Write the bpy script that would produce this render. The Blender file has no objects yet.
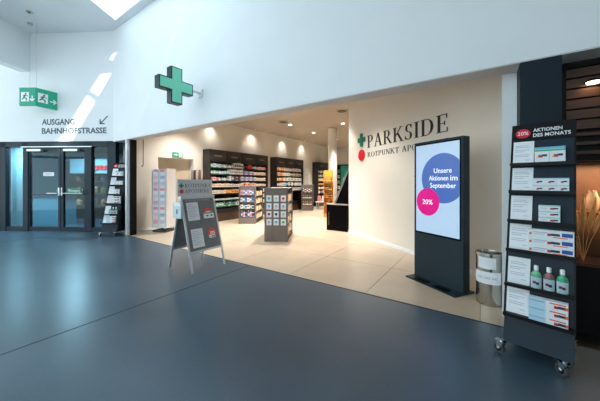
import bpy, bmesh, math, random
from mathutils import Matrix, Vector
random.seed(7)
R = math.radians
C = bpy.context.scene.collection
scn = bpy.context.scene

# ------------------------------------------------------------------ camera
cam_d = bpy.data.cameras.new('camera'); cam = bpy.data.objects.new('camera', cam_d); C.objects.link(cam)
cam.location = (0, 0, 1.4); cam.rotation_euler = (R(90), 0, R(34.26))
cam_d.sensor_width = 36; cam_d.lens = 267/600*36; cam_d.shift_y = -18.5/600; cam_d.clip_start = .05
scn.camera = cam
# ------------------------------------------------------------------ world, sun, exposure
w = bpy.data.worlds.new('sky'); scn.world = w; w.use_nodes = True
bg = w.node_tree.nodes['Background']; bg.inputs[0].default_value = (.80, .95, 1, 1); bg.inputs[1].default_value = 2.5
sun_d = bpy.data.lights.new('sun', 'SUN'); sun_d.energy = 10; sun_d.angle = R(1.6); sun_d.color = (1, .97, .92)
sun = bpy.data.objects.new('sun', sun_d); C.objects.link(sun)
SD = Vector((-1, .3, -1)).normalized()
sun.rotation_euler = SD.to_track_quat('-Z', 'Y').to_euler(); sun.location = (4, -4, 12)
vs = scn.view_settings
vs.view_transform = 'Standard'; vs.look = 'None'; vs.gamma = 1; vs.use_curve_mapping = False; vs.exposure = 0.0

# ------------------------------------------------------------------ materials
def lin(c):
    r = []
    for v in c[:3]:
        v /= 255.
        r.append(v/12.92 if v <= .04045 else ((v+.055)/1.055)**2.4)
    return (*r, 1)
MATS = {}
def mat(name, col, rough=.5, metal=0, noise=0, scale=8, bump=0, emit=0, spec=.5, stretch=None):
    if name in MATS: return MATS[name]
    m = bpy.data.materials.new(name); m.use_nodes = True
    nt = m.node_tree; b = nt.nodes['Principled BSDF']; c = lin(col)
    b.inputs['Base Color'].default_value = c; b.inputs['Roughness'].default_value = rough
    b.inputs['Metallic'].default_value = metal; b.inputs['Specular IOR Level'].default_value = spec
    if noise or bump:
        tc = nt.nodes.new('ShaderNodeTexCoord'); mp = nt.nodes.new('ShaderNodeMapping')
        nt.links.new(tc.outputs['Object'], mp.inputs[0])
        if stretch: mp.inputs['Scale'].default_value = stretch
        n = nt.nodes.new('ShaderNodeTexNoise'); n.inputs['Scale'].default_value = scale; n.inputs['Detail'].default_value = 5
        nt.links.new(mp.outputs[0], n.inputs['Vector'])
        if noise:
            rp = nt.nodes.new('ShaderNodeValToRGB')
            rp.color_ramp.elements[0].position = .3; rp.color_ramp.elements[1].position = .7
            rp.color_ramp.elements[0].color = tuple(v*(1-noise) for v in c[:3])+(1,)
            rp.color_ramp.elements[1].color = tuple(min(1, v*(1+noise)) for v in c[:3])+(1,)
            nt.links.new(n.outputs['Fac'], rp.inputs[0]); nt.links.new(rp.outputs[0], b.inputs['Base Color'])
        if bump:
            bp = nt.nodes.new('ShaderNodeBump'); bp.inputs['Strength'].default_value = bump; bp.inputs['Distance'].default_value = .01
            nt.links.new(n.outputs['Fac'], bp.inputs['Height']); nt.links.new(bp.outputs[0], b.inputs['Normal'])
    if emit:
        b.inputs['Emission Color'].default_value = c; b.inputs['Emission Strength'].default_value = emit
    MATS[name] = m; return m
def glass_mat(name, tint, refl=.12, rough=.02):
    m = bpy.data.materials.new(name); m.use_nodes = True; nt = m.node_tree; nt.nodes.clear()
    o = nt.nodes.new('ShaderNodeOutputMaterial'); mx = nt.nodes.new('ShaderNodeMixShader')
    t = nt.nodes.new('ShaderNodeBsdfTransparent'); g = nt.nodes.new('ShaderNodeBsdfGlossy')
    t.inputs[0].default_value = lin(tint); g.inputs['Roughness'].default_value = rough
    lw = nt.nodes.new('ShaderNodeLayerWeight'); lw.inputs['Blend'].default_value = .5
    pw = nt.nodes.new('ShaderNodeMath'); pw.operation = 'POWER'; pw.inputs[1].default_value = 4
    ad = nt.nodes.new('ShaderNodeMath'); ad.operation = 'MULTIPLY_ADD'; ad.use_clamp = True; ad.inputs[1].default_value = .6; ad.inputs[2].default_value = refl
    nt.links.new(lw.outputs['Facing'], pw.inputs[0]); nt.links.new(pw.outputs[0], ad.inputs[0]); nt.links.new(ad.outputs[0], mx.inputs[0])
    nt.links.new(t.outputs[0], mx.inputs[1]); nt.links.new(g.outputs[0], mx.inputs[2]); nt.links.new(mx.outputs[0], o.inputs[0])
    MATS[name] = m; return m
def floor_mat(name, col, dark, rough, spec=.5, scale=1.5, fine=180, var=.06, bump=.02):
    m = bpy.data.materials.new(name); m.use_nodes = True; nt = m.node_tree; b = nt.nodes['Principled BSDF']
    geo = nt.nodes.new('ShaderNodeNewGeometry')
    n1 = nt.nodes.new('ShaderNodeTexNoise'); n1.inputs['Scale'].default_value = scale; n1.inputs['Detail'].default_value = 6
    n2 = nt.nodes.new('ShaderNodeTexNoise'); n2.inputs['Scale'].default_value = fine; n2.inputs['Detail'].default_value = 2
    for n in (n1, n2): nt.links.new(geo.outputs['Position'], n.inputs['Vector'])
    ad = nt.nodes.new('ShaderNodeMix'); ad.data_type = 'FLOAT'; ad.inputs[0].default_value = .3
    nt.links.new(n1.outputs['Fac'], ad.inputs[2]); nt.links.new(n2.outputs['Fac'], ad.inputs[3])
    rp = nt.nodes.new('ShaderNodeValToRGB'); rp.color_ramp.elements[0].position = .35; rp.color_ramp.elements[1].position = .65
    rp.color_ramp.elements[0].color = lin(dark); rp.color_ramp.elements[1].color = lin(col)
    nt.links.new(ad.outputs[0], rp.inputs[0]); nt.links.new(rp.outputs[0], b.inputs['Base Color'])
    mr = nt.nodes.new('ShaderNodeMapRange'); mr.inputs[3].default_value = rough-var; mr.inputs[4].default_value = rough+var
    nt.links.new(n1.outputs['Fac'], mr.inputs[0]); nt.links.new(mr.outputs[0], b.inputs['Roughness'])
    b.inputs['Specular IOR Level'].default_value = spec
    bp = nt.nodes.new('ShaderNodeBump'); bp.inputs['Strength'].default_value = bump; bp.inputs['Distance'].default_value = .004
    nt.links.new(n2.outputs['Fac'], bp.inputs['Height']); nt.links.new(bp.outputs[0], b.inputs['Normal'])
    MATS[name] = m; return m

M_white = mat('white_plaster', (232, 236, 238), .7, noise=.015, scale=2, bump=.03)
M_ceil = mat('white_ceiling', (228, 233, 236), .8, noise=.015, scale=2)
M_soffit = mat('soffit_plaster', (205, 203, 200), .75, noise=.02, scale=3)
M_cream = mat('cream_plaster', (228, 222, 212), .75, noise=.02, scale=1.6, bump=.03)
M_pharm_ceil = mat('pharmacy_ceiling', (176, 166, 152), .85, noise=.03, scale=2)
M_hall = floor_mat('hall_floor', (76, 97, 112), (58, 76, 90), .31, spec=.6, scale=.8, fine=70, var=.035, bump=.006)
M_joint = mat('floor_joint', (50, 55, 60), .7, noise=.1, scale=20)
M_tile = floor_mat('stone_tile', (206, 188, 166), (184, 164, 142), .3, spec=.5, scale=1.1, fine=45, var=.06, bump=.01)
M_grout = mat('grout', (160, 140, 120), .8, noise=.1, scale=30)
M_dark = mat('dark_blue_metal', (40, 52, 62), .42, spec=.2, noise=.08, scale=5)
M_pillar = mat('dark_pillar', (24, 37, 47), .55, spec=.2, noise=.06, scale=6)
M_black = mat('black_lacquer', (8, 8, 9), .3, spec=.06, noise=.1, scale=10)
M_stand = mat('stand_blue_steel', (33, 47, 59), .45, spec=.2, noise=.06, scale=6)
M_standblk = mat('stand_black', (13, 14, 17), .45, spec=.2, noise=.1, scale=10)
M_kiosk = mat('kiosk_anthracite', (40, 54, 62), .42, noise=.05, scale=7, spec=.2)
M_alu = mat('brushed_aluminium', (205, 212, 216), .3, .75, noise=.06, scale=12, stretch=(1, 1, 12))
M_steel = mat('stainless_steel', (190, 188, 182), .22, 1, noise=.12, scale=14, stretch=(6, 6, .4))
M_chrome = mat('chrome', (215, 218, 220), .12, 1, noise=.03, scale=8)
M_rubber = mat('rubber_grey', (70, 76, 80), .6, noise=.1, scale=20)
M_paper = mat('white_paper', (232, 236, 240), .7, noise=.02, scale=9)
M_print = mat('grey_print', (182, 189, 198), .8, noise=.1, scale=30)
M_shelf = mat('dark_oak_shelving', (38, 34, 32), .55, noise=.2, scale=10, stretch=(1, 1, 14))
M_shelfin = mat('shelf_board', (52, 47, 43), .5, noise=.12, scale=12)
M_plinth = mat('brown_plinth', (84, 62, 48), .5, noise=.15, scale=10)
M_gond = mat('grey_oak', (116, 105, 99), .55, noise=.16, scale=8, stretch=(10, 10, .6))
M_green = mat('sign_green', (0, 122, 92), .4, noise=.03, scale=9)
M_red = mat('sign_red', (214, 20, 40), .4, noise=.03, scale=9)
M_ink = mat('black_ink', (20, 20, 22), .45, noise=.05, scale=9)
M_slate = mat('slate_lettering', (72, 88, 100), .5, noise=.05, scale=9)
M_wtext = mat('white_lettering', (240, 242, 244), .5, noise=.02, scale=9)
M_wood = mat('dark_walnut', (78, 48, 30), .45, noise=.3, scale=6, stretch=(.6, 6, 9))
M_frameblk = mat('black_steel', (12, 11, 11), .5, spec=.2, noise=.1, scale=9)
M_glass = glass_mat('door_glass', (196, 222, 230), .03)
M_clear = glass_mat('clear_acrylic', (240, 246, 248), .02)
M_vitrine = glass_mat('vitrine_glass', (248, 238, 226), .015)

# ------------------------------------------------------------------ mesh helpers
class MB:
    def __init__(s): s.v = []; s.f = []; s.m = []
    def add(s, vs, fs, mi=0):
        n = len(s.v); s.v += [tuple(p) for p in vs]
        for f in fs: s.f.append([i+n for i in f]); s.m.append(mi)
        return s
    def box(s, x0, x1, y0, y1, z0, z1, mi=0):
        vs = [(x, y, z) for z in (z0, z1) for y in (y0, y1) for x in (x0, x1)]
        return s.add(vs, [(0, 2, 3, 1), (4, 5, 7, 6), (0, 1, 5, 4), (2, 6, 7, 3), (0, 4, 6, 2), (1, 3, 7, 5)], mi)
    def hexa(s, p, mi=0):     # 8 corners, bottom ring then top ring, counter-clockwise from above
        return s.add(p, [(3, 2, 1, 0), (4, 5, 6, 7), (0, 1, 5, 4), (1, 2, 6, 5), (2, 3, 7, 6), (3, 0, 4, 7)], mi)
    def prism(s, pts, y0, y1, mi=0):   # polygon in x,z pushed along y (front = y0)
        n = len(pts)
        vs = [(x, y0, z) for x, z in pts]+[(x, y1, z) for x, z in pts]
        fs = [tuple(range(n)), tuple(range(2*n-1, n-1, -1))]+[((i+1) % n, i, i+n, (i+1) % n+n) for i in range(n)]
        return s.add(vs, fs, mi)
    def prismx(s, pts, x0, x1, mi=0):  # polygon in y,z pushed along x
        n = len(pts)
        vs = [(x0, y, z) for y, z in pts]+[(x1, y, z) for y, z in pts]
        fs = [tuple(range(n-1, -1, -1)), tuple(range(n, 2*n))]+[(i, (i+1) % n, (i+1) % n+n, i+n) for i in range(n)]
        return s.add(vs, fs, mi)
    def lathe(s, prof, cx=0, cy=0, n=20, mi=0, cap=True):   # prof: (r,z)
        k = len(prof); vs = []
        for r, z in prof:
            for i in range(n):
                a = 2*math.pi*i/n; vs.append((cx+r*math.cos(a), cy+r*math.sin(a), z))
        fs = [(j*n+i, j*n+(i+1) % n, (j+1)*n+(i+1) % n, (j+1)*n+i) for j in range(k-1) for i in range(n)]
        if cap: fs += [tuple(range(n-1, -1, -1)), tuple(range((k-1)*n, k*n))]
        return s.add(vs, fs, mi)
    def tube(s, pts, r, n=8, mi=0):
        pts = [Vector(p) for p in pts]; vs = []
        for i, p in enumerate(pts):
            t = (pts[min(i+1, len(pts)-1)]-pts[max(i-1, 0)]).normalized()
            a = t.orthogonal().normalized() if abs(t.z) > .9 else Vector((0, 0, 1)).cross(t).normalized()
            b = t.cross(a)
            for k in range(n):
                q = 2*math.pi*k/n; vs.append(p+a*r*math.cos(q)+b*r*math.sin(q))
        fs = [(j*n+i, j*n+(i+1) % n, (j+1)*n+(i+1) % n, (j+1)*n+i) for j in range(len(pts)-1) for i in range(n)]
        fs += [tuple(range(n-1, -1, -1)), tuple(range((len(pts)-1)*n, len(pts)*n))]
        return s.add(vs, fs, mi)
    def disc(s, cx, cz, r, y0, y1, n=32, rz=None, mi=0):    # disc facing -y
        rz = rz or r
        return s.prism([(cx+r*math.cos(2*math.pi*i/n), cz+rz*math.sin(2*math.pi*i/n)) for i in range(n)], y0, y1, mi)
    def mesh(s, name, mats, bevel=0, smooth=False):
        me = bpy.data.meshes.new(name); me.from_pydata(s.v, [], s.f)
        mats = mats if isinstance(mats, (list, tuple)) else [mats]
        for m in mats: me.materials.append(m)
        for p, i in zip(me.polygons, s.m): p.material_index = i
        bm = bmesh.new(); bm.from_mesh(me)
        bmesh.ops.recalc_face_normals(bm, faces=bm.faces)
        if bevel: bmesh.ops.bevel(bm, geom=bm.edges[:], offset=bevel, segments=2, affect='EDGES', clamp_overlap=True)
        bm.to_mesh(me); bm.free()
        if smooth:
            for p in me.polygons: p.use_smooth = True
            me.set_sharp_from_angle(angle=R(40))
        return me
    def build(s, name, mats, parent=None, loc=(0, 0, 0), rz=0, bevel=0, smooth=False):
        return put(name, s.mesh(name, mats, bevel, smooth), parent, loc, rz)
def put(name, me, parent=None, loc=(0, 0, 0), rz=0, scale=None):
    o = bpy.data.objects.new(name, me); C.objects.link(o)
    o.location = loc; o.rotation_euler = (0, 0, rz); o.parent = parent
    if scale: o.scale = scale
    return o
def tag(o, label, cat, group=None):
    o['label'] = label; o['category'] = cat
    if group: o['group'] = group
    return o
def struct(o, label=None, cat=None):
    o['kind'] = 'structure'
    if label: o['label'] = label
    if cat: o['category'] = cat
    return o
def thing(name, label, cat, loc=(0, 0, 0), rz=0, group=None):
    o = put(name, None, None, loc, rz); o.empty_display_size = .1
    return tag(o, label, cat, group)
def stuff(o): o['kind'] = 'stuff'; return o
def nth(n): return '%d%s' % (n, 'th' if 10 < n % 100 < 14 else {1: 'st', 2: 'nd', 3: 'rd'}.get(n % 10, 'th'))
BX = lambda *a: MB().box(*a)

def text_mesh(body, width, height, offset=.0, depth=.002, shear=0, align=0, line=1.0, sx=None):
    """lettering in the x,z plane facing -y, lower left corner at 0,0 and fitted to width x height"""
    cu = bpy.data.curves.new('lettering', 'FONT'); cu.body = body; cu.size = 1; cu.offset = offset; cu.extrude = .001
    cu.shear = shear; cu.space_line = line; cu.resolution_u = 3
    cu.align_x = ('LEFT', 'CENTER')[align]
    ob = bpy.data.objects.new('lettering', cu); C.objects.link(ob)
    dg = bpy.context.evaluated_depsgraph_get(); dg.update()
    me = bpy.data.meshes.new_from_object(ob.evaluated_get(dg)); bpy.data.objects.remove(ob)
    xs = [v.co.x for v in me.vertices]; ys = [v.co.y for v in me.vertices]
    x0, x1, y0, y1 = min(xs), max(xs), min(ys), max(ys)
    for v in me.vertices:
        x, y, z = v.co
        v.co = ((x-x0)/(x1-x0)*width, -depth if z > 0 else 0, (y-y0)/(y1-y0)*height)
    return me
def text(name, body, x, y, z, width, height, m, parent, **k):
    me = text_mesh(body, width, height, **k); me.materials.clear(); me.materials.append(m)
    return put(name, me, parent, (x, y, z))

# ---- serif capitals drawn from strokes, unit height
def arc(cx, cz, rx, rz, a0, a1, wmin, wmax, n=14):
    out, inn = [], []
    for i in range(n+1):
        a = R(a0+(a1-a0)*i/n); t = abs(math.cos(a)); wd = wmin+(wmax-wmin)*t*t
        out.append((cx+rx*math.cos(a), cz+rz*math.sin(a))); inn.append((cx+(rx-wd)*math.cos(a), cz+(rz-wd*.75)*math.sin(a)))
    return [[out[i], out[i+1], inn[i+1], inn[i]] for i in range(n)]
def st(x, w=.13, z0=0, z1=1, sf=1):
    q = [[(x-w/2, z0), (x+w/2, z0), (x+w/2, z1), (x-w/2, z1)]]
    if sf: q += [[(x-w/2-.08, z), (x+w/2+.08, z), (x+w/2+.08, z+.035), (x-w/2-.08, z+.035)] for z in (z0, z1-.035)]
    return q
def ln(x0, z0, x1, z1, w): return [[(x0-w/2, z0), (x0+w/2, z0), (x1+w/2, z1), (x1-w/2, z1)]]
def hb(x0, x1, z, h=.04): return [[(x0, z), (x1, z), (x1, z+h), (x0, z+h)]]
def tick(x, z0, z1): return [[(x-.035, z0), (x, z0), (x, z1), (x-.035, z1)]]
def glyph(c):
    if c == 'P': return st(.15)+hb(.2, .36, .96)+hb(.2, .36, .46)+arc(.34, .73, .26, .27, -90, 90, .04, .13), .66
    if c == 'A': return ln(.08, 0, .38, 1, .045)+ln(.66, 0, .38, 1, .13)+hb(.19, .55, .32)+hb(0, .2, 0)+hb(.52, .8, 0), .80
    if c == 'R': return st(.15)+hb(.2, .36, .96)+hb(.2, .36, .48)+arc(.33, .74, .25, .26, -90, 90, .04, .13)+ln(.68, 0, .36, .5, .13)+hb(.6, .8, 0, .03), .78
    if c == 'K': return st(.15)+ln(.22, .42, .64, 1, .05)+ln(.72, 0, .36, .62, .14)+hb(.53, .76, .965)+hb(.56, .85, 0), .84
    if c == 'S': return arc(.29, .74, .23, .26, 40, 270, .045, .12)+arc(.27, .26, .25, .27, 90, -140, .045, .13)+tick(.48, .74, .97)+tick(.06, .03, .28), .58
    if c == 'I': return st(.16), .34
    if c == 'D': return st(.15)+hb(.2, .36, .96)+hb(.2, .36, 0)+arc(.34, .5, .42, .5, -90, 90, .045, .14), .84
    if c == 'E': return st(.15)+hb(.1, .58, .96)+hb(.1, .45, .48)+hb(.1, .6, 0)+tick(.58, .76, 1)+tick(.61, 0, .24)+tick(.47, .38, .62), .68
    if c == 'O': return arc(.42, .5, .42, .51, 0, 360, .045, .14, 28), .86
    if c == 'T': return st(.34)+hb(.03, .66, .96)+tick(.06, .76, 1)+tick(.66, .76, 1), .72
    if c == 'U': return st(.15, z0=.3, sf=0)+st(.62, .05, z0=.3, sf=0)+arc(.37, .3, .28, .31, 180, 360, .05, .12)+hb(0, .32, .965)+hb(.5, .76, .965), .78
    if c == 'N': return st(.12, .05)+st(.68, .05)+ln(.66, 0, .14, 1, .13), .82
    if c == 'H': return st(.15)+st(.65)+hb(.15, .65, .47), .82
    return [], .35
def serif(body, x, z, width, height, m, parent, y=0, depth=.006, name='letter'):
    tot = sum(glyph(c)[1]+.1 for c in body)-.1; k = width/tot; cx = x
    for c in body:
        q, adv = glyph(c)
        if q:
            mb = MB()
            for p in q: mb.prism([(px*k, pz*height) for px, pz in p], -depth, 0)
            mb.build(name, m, parent, (cx, y, z))
        cx += (adv+.1)*k
def cross_pts(cx, cz, h, arm, wx=1):
    a = arm/2; h = h/2
    return [(cx+px*wx, cz+pz) for px, pz in ((-a, -h), (a, -h), (a, -a), (h, -a), (h, a), (a, a), (a, h), (-a, h), (-a, a), (-h, a), (-h, -a), (-a, -a))]

# ================================================================== SETTING
FY = 3.23                 # plane of the shop front
ZF, ZC, ZP = 2.53, 5.62, 3.63
# hall floor
fl = struct(BX(-13.5, 9, -5.5, FY, -.1, 0).build('floor', M_hall), 'dark blue-grey polished floor of the hall', 'floor')
for X in (-9.2, -3.22, 2.76):
    BX(X-.007, X+.007, -5.5, FY, -.001, .0012).build('floor_joint', M_joint, fl)
# pharmacy floor: grout bed with stone tiles
pf = struct(BX(-8.3, .6, FY, 16.3, -.1, -.004).build('floor', M_grout), 'beige stone tile floor of the pharmacy', 'floor')
tile_me = MB().box(0, 1.194, 0, 1.194, -.004, 0).mesh('tile', M_tile, .0015)
for i in range(9):
    for j in range(11):
        x = -8.414+i*1.2; y = FY+j*1.2
        if x+1.2 < -8.2 or x > .5: continue
        o = put('tile', tile_me, pf, (x+.003, y+.003, 0))
        if x+1.2 > .6: o.scale.x = (.597-x-.003)/1.194
BX(-8.3, .62, FY-.012, FY+.012, -.002, .002).build('floor_edge_strip', M_joint, pf)
struct(BX(.6, 9, FY, 4.2, -.1, 0).build('floor', mat('shop_floor', (34, 32, 31), .3, noise=.1)), 'dark floor in front of the walnut shop', 'floor')
# ceiling of the hall with the skylight opening
def ceiling():
    mb = MB()
    z0, z1 = ZC, ZC+.06
    mb.box(-13.5, 9, 3.04, FY+.3, z0, z1); mb.box(-13.5, 9, -5.5, -3.0, z0, z1)
    mb.box(SKX, 9, -3.0, 3.04, z0, z1)
    mb.box(-13.5, -7.9, -3.0, 3.04, z0, z1)
    mb.hexa([(-7.9, -3, z0), (-6.9, -3, z0), (-6.9, 1.348, z0), (-7.9, 3.04, z0), (-7.9, -3, z1), (-6.9, -3, z1), (-6.9, 1.348, z1), (-7.9, 3.04, z1)])
    return mb
SKX = -3.4
struct(ceiling().build('ceiling', M_ceil), 'white hall ceiling with a large skylight opening', 'ceiling')
# skylight: opaque glowing panes added as a blind; clear strip shapes the sun patch
M_skyblind = mat('glowing_skylight_blind', (222, 242, 255), .6, noise=.01, scale=2, emit=1.5)
sl = struct(put('window_1', None, None, (0, 0, ZC+.02)), 'bright skylight set into the hall ceiling', 'skylight')
def pane(p, m=None, n='pane', h=.02):
    MB().hexa([(x, y, 0) for x, y in p]+[(x, y, h) for x, y in p]).build(n, m or M_skyblind, sl)
pane([(-7.9, 3.04), (-6.9, 1.348), (-6.78, 1.45), (-7.80, 2.93)])
pane([(-6.9, -3), (-6.45, -3), (-6.45, 1.348), (-6.9, 1.348)])
pane([(-6.42, 1.60), (-5.4, 1.60), (-5.4, 3.04), (-7.50, 3.04)])
pane([(-6.42, -3), (-5.4, -3), (-5.4, 1.57), (-6.42, 1.57)])
pane([(-5.36, -3), (-4.4, -3), (-4.4, 3.04), (-5.36, 3.04)])
pane([(-4.36, -3), (SKX, -3), (SKX, 3.04), (-4.36, 3.04)])
pane([(-7.80, 2.93), (-7.62, 2.67), (-7.34, 2.86), (-7.50, 3.04)], M_skyblind, 'pane', .02)  # this pane and the next are added to split the sun patch
pane([(-7.42, 2.38), (-7.36, 2.29), (-6.98, 2.35), (-7.06, 2.46)], M_skyblind, 'pane', .02)
# fascia above the shop front
struct(BX(-8.53, 9, FY, FY+.26, ZF, ZC).build('wall_fascia', M_white), 'tall white wall above the shop front', 'wall')
struct(BX(-8.2, 9, FY+.004, FY+.256, ZF-.012, ZF).build('trim_1', M_soffit), 'pale soffit strip under the white wall', 'trim')
# end wall above the glass doors (local frame: x to the right, y behind)
EA = math.atan2(.524, .853); EO = (-8.53, 3.23, 0)
struct(BX(-6, 0, 0, .25, 2.55, ZC).build('wall_end', M_white, None, EO, EA), 'white end wall above the glass doors', 'wall')
# upper side wall at the far left
sw = MB().box(-.3, 0, -6.5, 0, 4.53, ZC)
struct(sw.build('wall_left', M_white, None, (-10.61, 1.952, 0), R(-3)+math.atan2(.5629, .8265)), 'white dropped wall at the upper left', 'wall')
# unseen walls added beside and behind the camera to hold back sun and daylight
struct(BX(8.8, 9, -5.5, 3.2, 0, ZC).build('wall_sun_block', M_white), 'unseen white wall added on the right to block the sun', 'wall')
# facade glazing behind: slender mullions only
bk = struct(put('window_2', None, None, (0, -5.5, 0)), 'glazed hall facade with dark mullions', 'window')
struct(BX(1.2, 9, -5.5, -5.3, 0, ZC).build('wall_light_block', M_white), 'unseen white wall added behind the camera to hold back daylight', 'wall')  # closes part of the open side so daylight comes from the left
for k in range(6):
    BX(-13.5+k*2.9, -13.4+k*2.9, 0, .12, 0, ZC).build('mullion', M_dark, bk)
BX(-13.5, 1.2, 0, .12, 2.6, 2.7).build('transom', M_dark, bk)

# ---- glass door front in the end wall
def E(name, mb, m, parent=None, **k): return mb.build(name, m, parent, EO if parent is None else (0, 0, 0), EA if parent is None else 0, **k)
fr = struct(put('trim_2', None, None, EO, EA), 'dark blue metal frame around the glass doors', 'trim')
for (x0, x1) in ((-3.36, -3.2), (-2.69, -2.53), (-.85, -.65), (-.19, .06)):
    BX(x0, x1, .02, .16, 0, 2.55).build('post', M_dark, fr, bevel=.006)
BX(-6, -3.36, .02, .16, 0, 2.55).build('panel', M_dark, fr)
BX(-6, .06, .02, .16, 2.40, 2.55).build('head_rail', M_dark, fr)
for x0, x1 in ((-3.2, -2.69), (-.65, -.19)): BX(x0, x1, .03, .15, 0, .12).build('sill_rail', M_dark, fr)
BX(-2.72, -.62, -.01, .03, 2.385, 2.41).build('closer_rail', M_alu, fr, bevel=.004)
for x0 in (-2.5, -1.42): BX(x0, x0+.42, -.05, .03, 2.27, 2.33).build('door_closer', M_alu, fr, bevel=.006)
g1 = struct(put('window_3', None, None, EO, EA), 'narrow glass panel left of the doors', 'window')
BX(-3.2, -2.69, .07, .085, .12, 2.4).build('pane', M_glass, g1)
g2 = struct(put('window_4', None, None, EO, EA), 'narrow glass panel right of the doors', 'window')
BX(-.65, -.19, .07, .085, .12, 2.4).build('pane', M_glass, g2)
for n, (x0, x1, lab) in enumerate(((-2.53, -1.575, 'left glass door leaf with dark frame'), (-1.565, -.85, 'right glass door leaf with dark frame'))):
    d = struct(put('door_%d' % (n+1), None, None, EO, EA), lab, 'door')
    s0, s1 = (.05, .085)
    for q0, q1 in ((x0, x0+(.03 if n == 0 else .075)), (x1-(.075 if n == 0 else .03), x1)): BX(q0, q1, .04, .11, .012, 2.38).build('stile', M_dark, d, bevel=.004)
    i0, i1 = (x0+.03, x1-.075) if n == 0 else (x0+.075, x1-.03)
    BX(i0, i1, .04, .11, .012, .12).build('rail', M_dark, d); BX(i0, i1, .04, .11, 2.3, 2.38).build('rail', M_dark, d)
    BX(i0, i1, .07, .08, .12, 2.3).build('pane', M_glass, d)
    hx0, hx1 = (x1-.34, x1-.03) if n == 0 else (x0+.04, x1-.01)
    hb_ = MB().tube([(hx0, -.03, 1.08), (hx1, -.03, 1.08)], .013, 8)
    h = hb_.build('push_bar', M_alu, d, smooth=True)
    MB().tube([(hx1-.01, .05, 1.05), (hx1-.01, -.03, 1.08), (hx1+.02, -.05, 1.2)], .014, 8).build('lever', M_chrome, h, smooth=True)
    BX(x1-.06 if n == 0 else x0+.02, x1-.02 if n == 0 else x0+.05, .02, .05, 1.02, 1.24).build('lock_plate', M_alu, h)
gs = tag(BX(-1.375, -.965, .035, .045, 1.06, 1.23).build('door_sign', M_green, None, EO, EA), 'small green sign with white lettering on the right door leaf', 'sign')
text('lettering', 'Notausgang', -1.34, .034, 1.10, .34, .10, M_wtext, gs)
ws = tag(BX(-2.11, -1.79, .06, .068, 1.57, 1.68).build('door_sign', M_paper, None, EO, EA), 'small white notice stuck on the left door leaf', 'sign')
for k in range(2): BX(-2.06, -1.86-.05*k, .059, .06, 1.63-.035*k, 1.645-.035*k).build('print_line', M_print, ws)
# room behind the doors
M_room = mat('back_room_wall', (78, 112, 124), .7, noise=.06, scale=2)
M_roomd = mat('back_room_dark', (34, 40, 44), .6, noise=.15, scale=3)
br = struct(put('wall_back_room', None, None, EO, EA), 'dim bluish room behind the glass doors', 'wall')
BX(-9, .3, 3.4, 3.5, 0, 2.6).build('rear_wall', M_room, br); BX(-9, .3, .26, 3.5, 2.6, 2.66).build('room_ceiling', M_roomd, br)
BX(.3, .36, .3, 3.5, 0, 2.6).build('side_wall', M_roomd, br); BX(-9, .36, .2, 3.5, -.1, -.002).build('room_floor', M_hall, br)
BX(-5.2, -3.5, .9, .95, .0, 2.5).build('reflection_panel', mat('teal_reflection_panel', (168, 206, 214), .5, noise=.04, scale=2), br)  # pale panel stands in for daylight reflected in the narrow glass panel
ct = thing('counter', 'made-up pale teal block imitating daylight reflected in the left glass door', 'counter', EO, EA)
BX(-3.9, -2.45, 1.0, 1.5, 0, .98).build('body', mat('teal_reflection_block', (130, 190, 208), .5, noise=.04, scale=3), ct); BX(-3.95, -2.4, .96, 1.54, .98, 1.02).build('top', M_roomd, ct)  # block coloured to imitate the reflection in the left door glass
sb = thing('shelf_rack', 'dark rack with brown goods behind the right glass panel', 'shelf', EO, EA)
BX(-3.9, -1.6, 2.6, 2.7, 0, 2.2).build('back_panel', M_roomd, sb)
for z in (.5, .95, 1.4): BX(-3.9, -1.6, 2.3, 2.6, z, z+.03).build('shelf_board', M_roomd, sb)
cols = [(150, 96, 70), (110, 74, 60), (170, 130, 90), (90, 100, 60), (60, 70, 80)]
for i, z in enumerate((.98, 1.43, .53)):
    for k in range(5):
        x = -3.2+k*.32
        tag(MB().lathe([(.08, 0), (.1, .04), (.1, .16+.02*(k % 3)), (.06, .2+.02*(k % 3)), (.06, .24)], 0, 0, 12).build('goods_jar', mat('jar%d' % ((i+k) % 5), cols[(i+k) % 5], .5, noise=.1), None, (EO[0]+math.cos(EA)*x-math.sin(EA)*2.44, EO[1]+math.sin(EA)*x+math.cos(EA)*2.44, z+.001), EA, smooth=True),
            'jar, %s from left on the %s shelf behind the glass doors' % (nth(k+1), ('middle', 'upper', 'lowest')[i]), 'jar', 'jars on the %s shelf behind the glass doors' % ('middle', 'upper', 'lowest')[i])
rs = thing('red_sign', 'red lettering on a pale board behind the right glass panel', 'sign', EO, EA)
BX(-3.3, -1.6, 2.15, 2.2, 1.72, 2.25).build('board', mat('pale_blue_board', (120, 150, 164), .5, noise=.03), rs)
for k in range(6): BX(-2.62+k*.145+(-.1 if k == 0 else 0), -2.50+k*.145+(-.1 if k == 0 else 0), 2.12, 2.15, 1.84, 2.0).build('letter_block', M_red, rs)
M_warm = mat('warm_lamp', (255, 214, 170), .5, emit=6)
pl = bpy.data.lights.new('back_room_fill', 'AREA'); pl.shape = 'DISK'; pl.size = .5; pl.energy = 120; pl.color = (.85, .95, 1)  # unseen lamps added to brighten the room behind the doors
for k, (x, y) in enumerate(((-3.3, .5), (-2.2, 1.2))):
    lp = thing('fill_lamp', 'added fill lamp on the ceiling of the room behind the doors, %s' % ('left', 'right')[k], 'lamp', (EO[0]+math.cos(EA)*x-math.sin(EA)*y, EO[1]+math.sin(EA)*x+math.cos(EA)*y, 2.6))
    MB().lathe([(.2, -.04), (.24, 0)], 0, 0, 20).build('housing', M_wtext, lp)
    l = bpy.data.objects.new('lamp_light', pl); C.objects.link(l); l.parent = lp; l.location = (0, 0, -.06)

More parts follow.
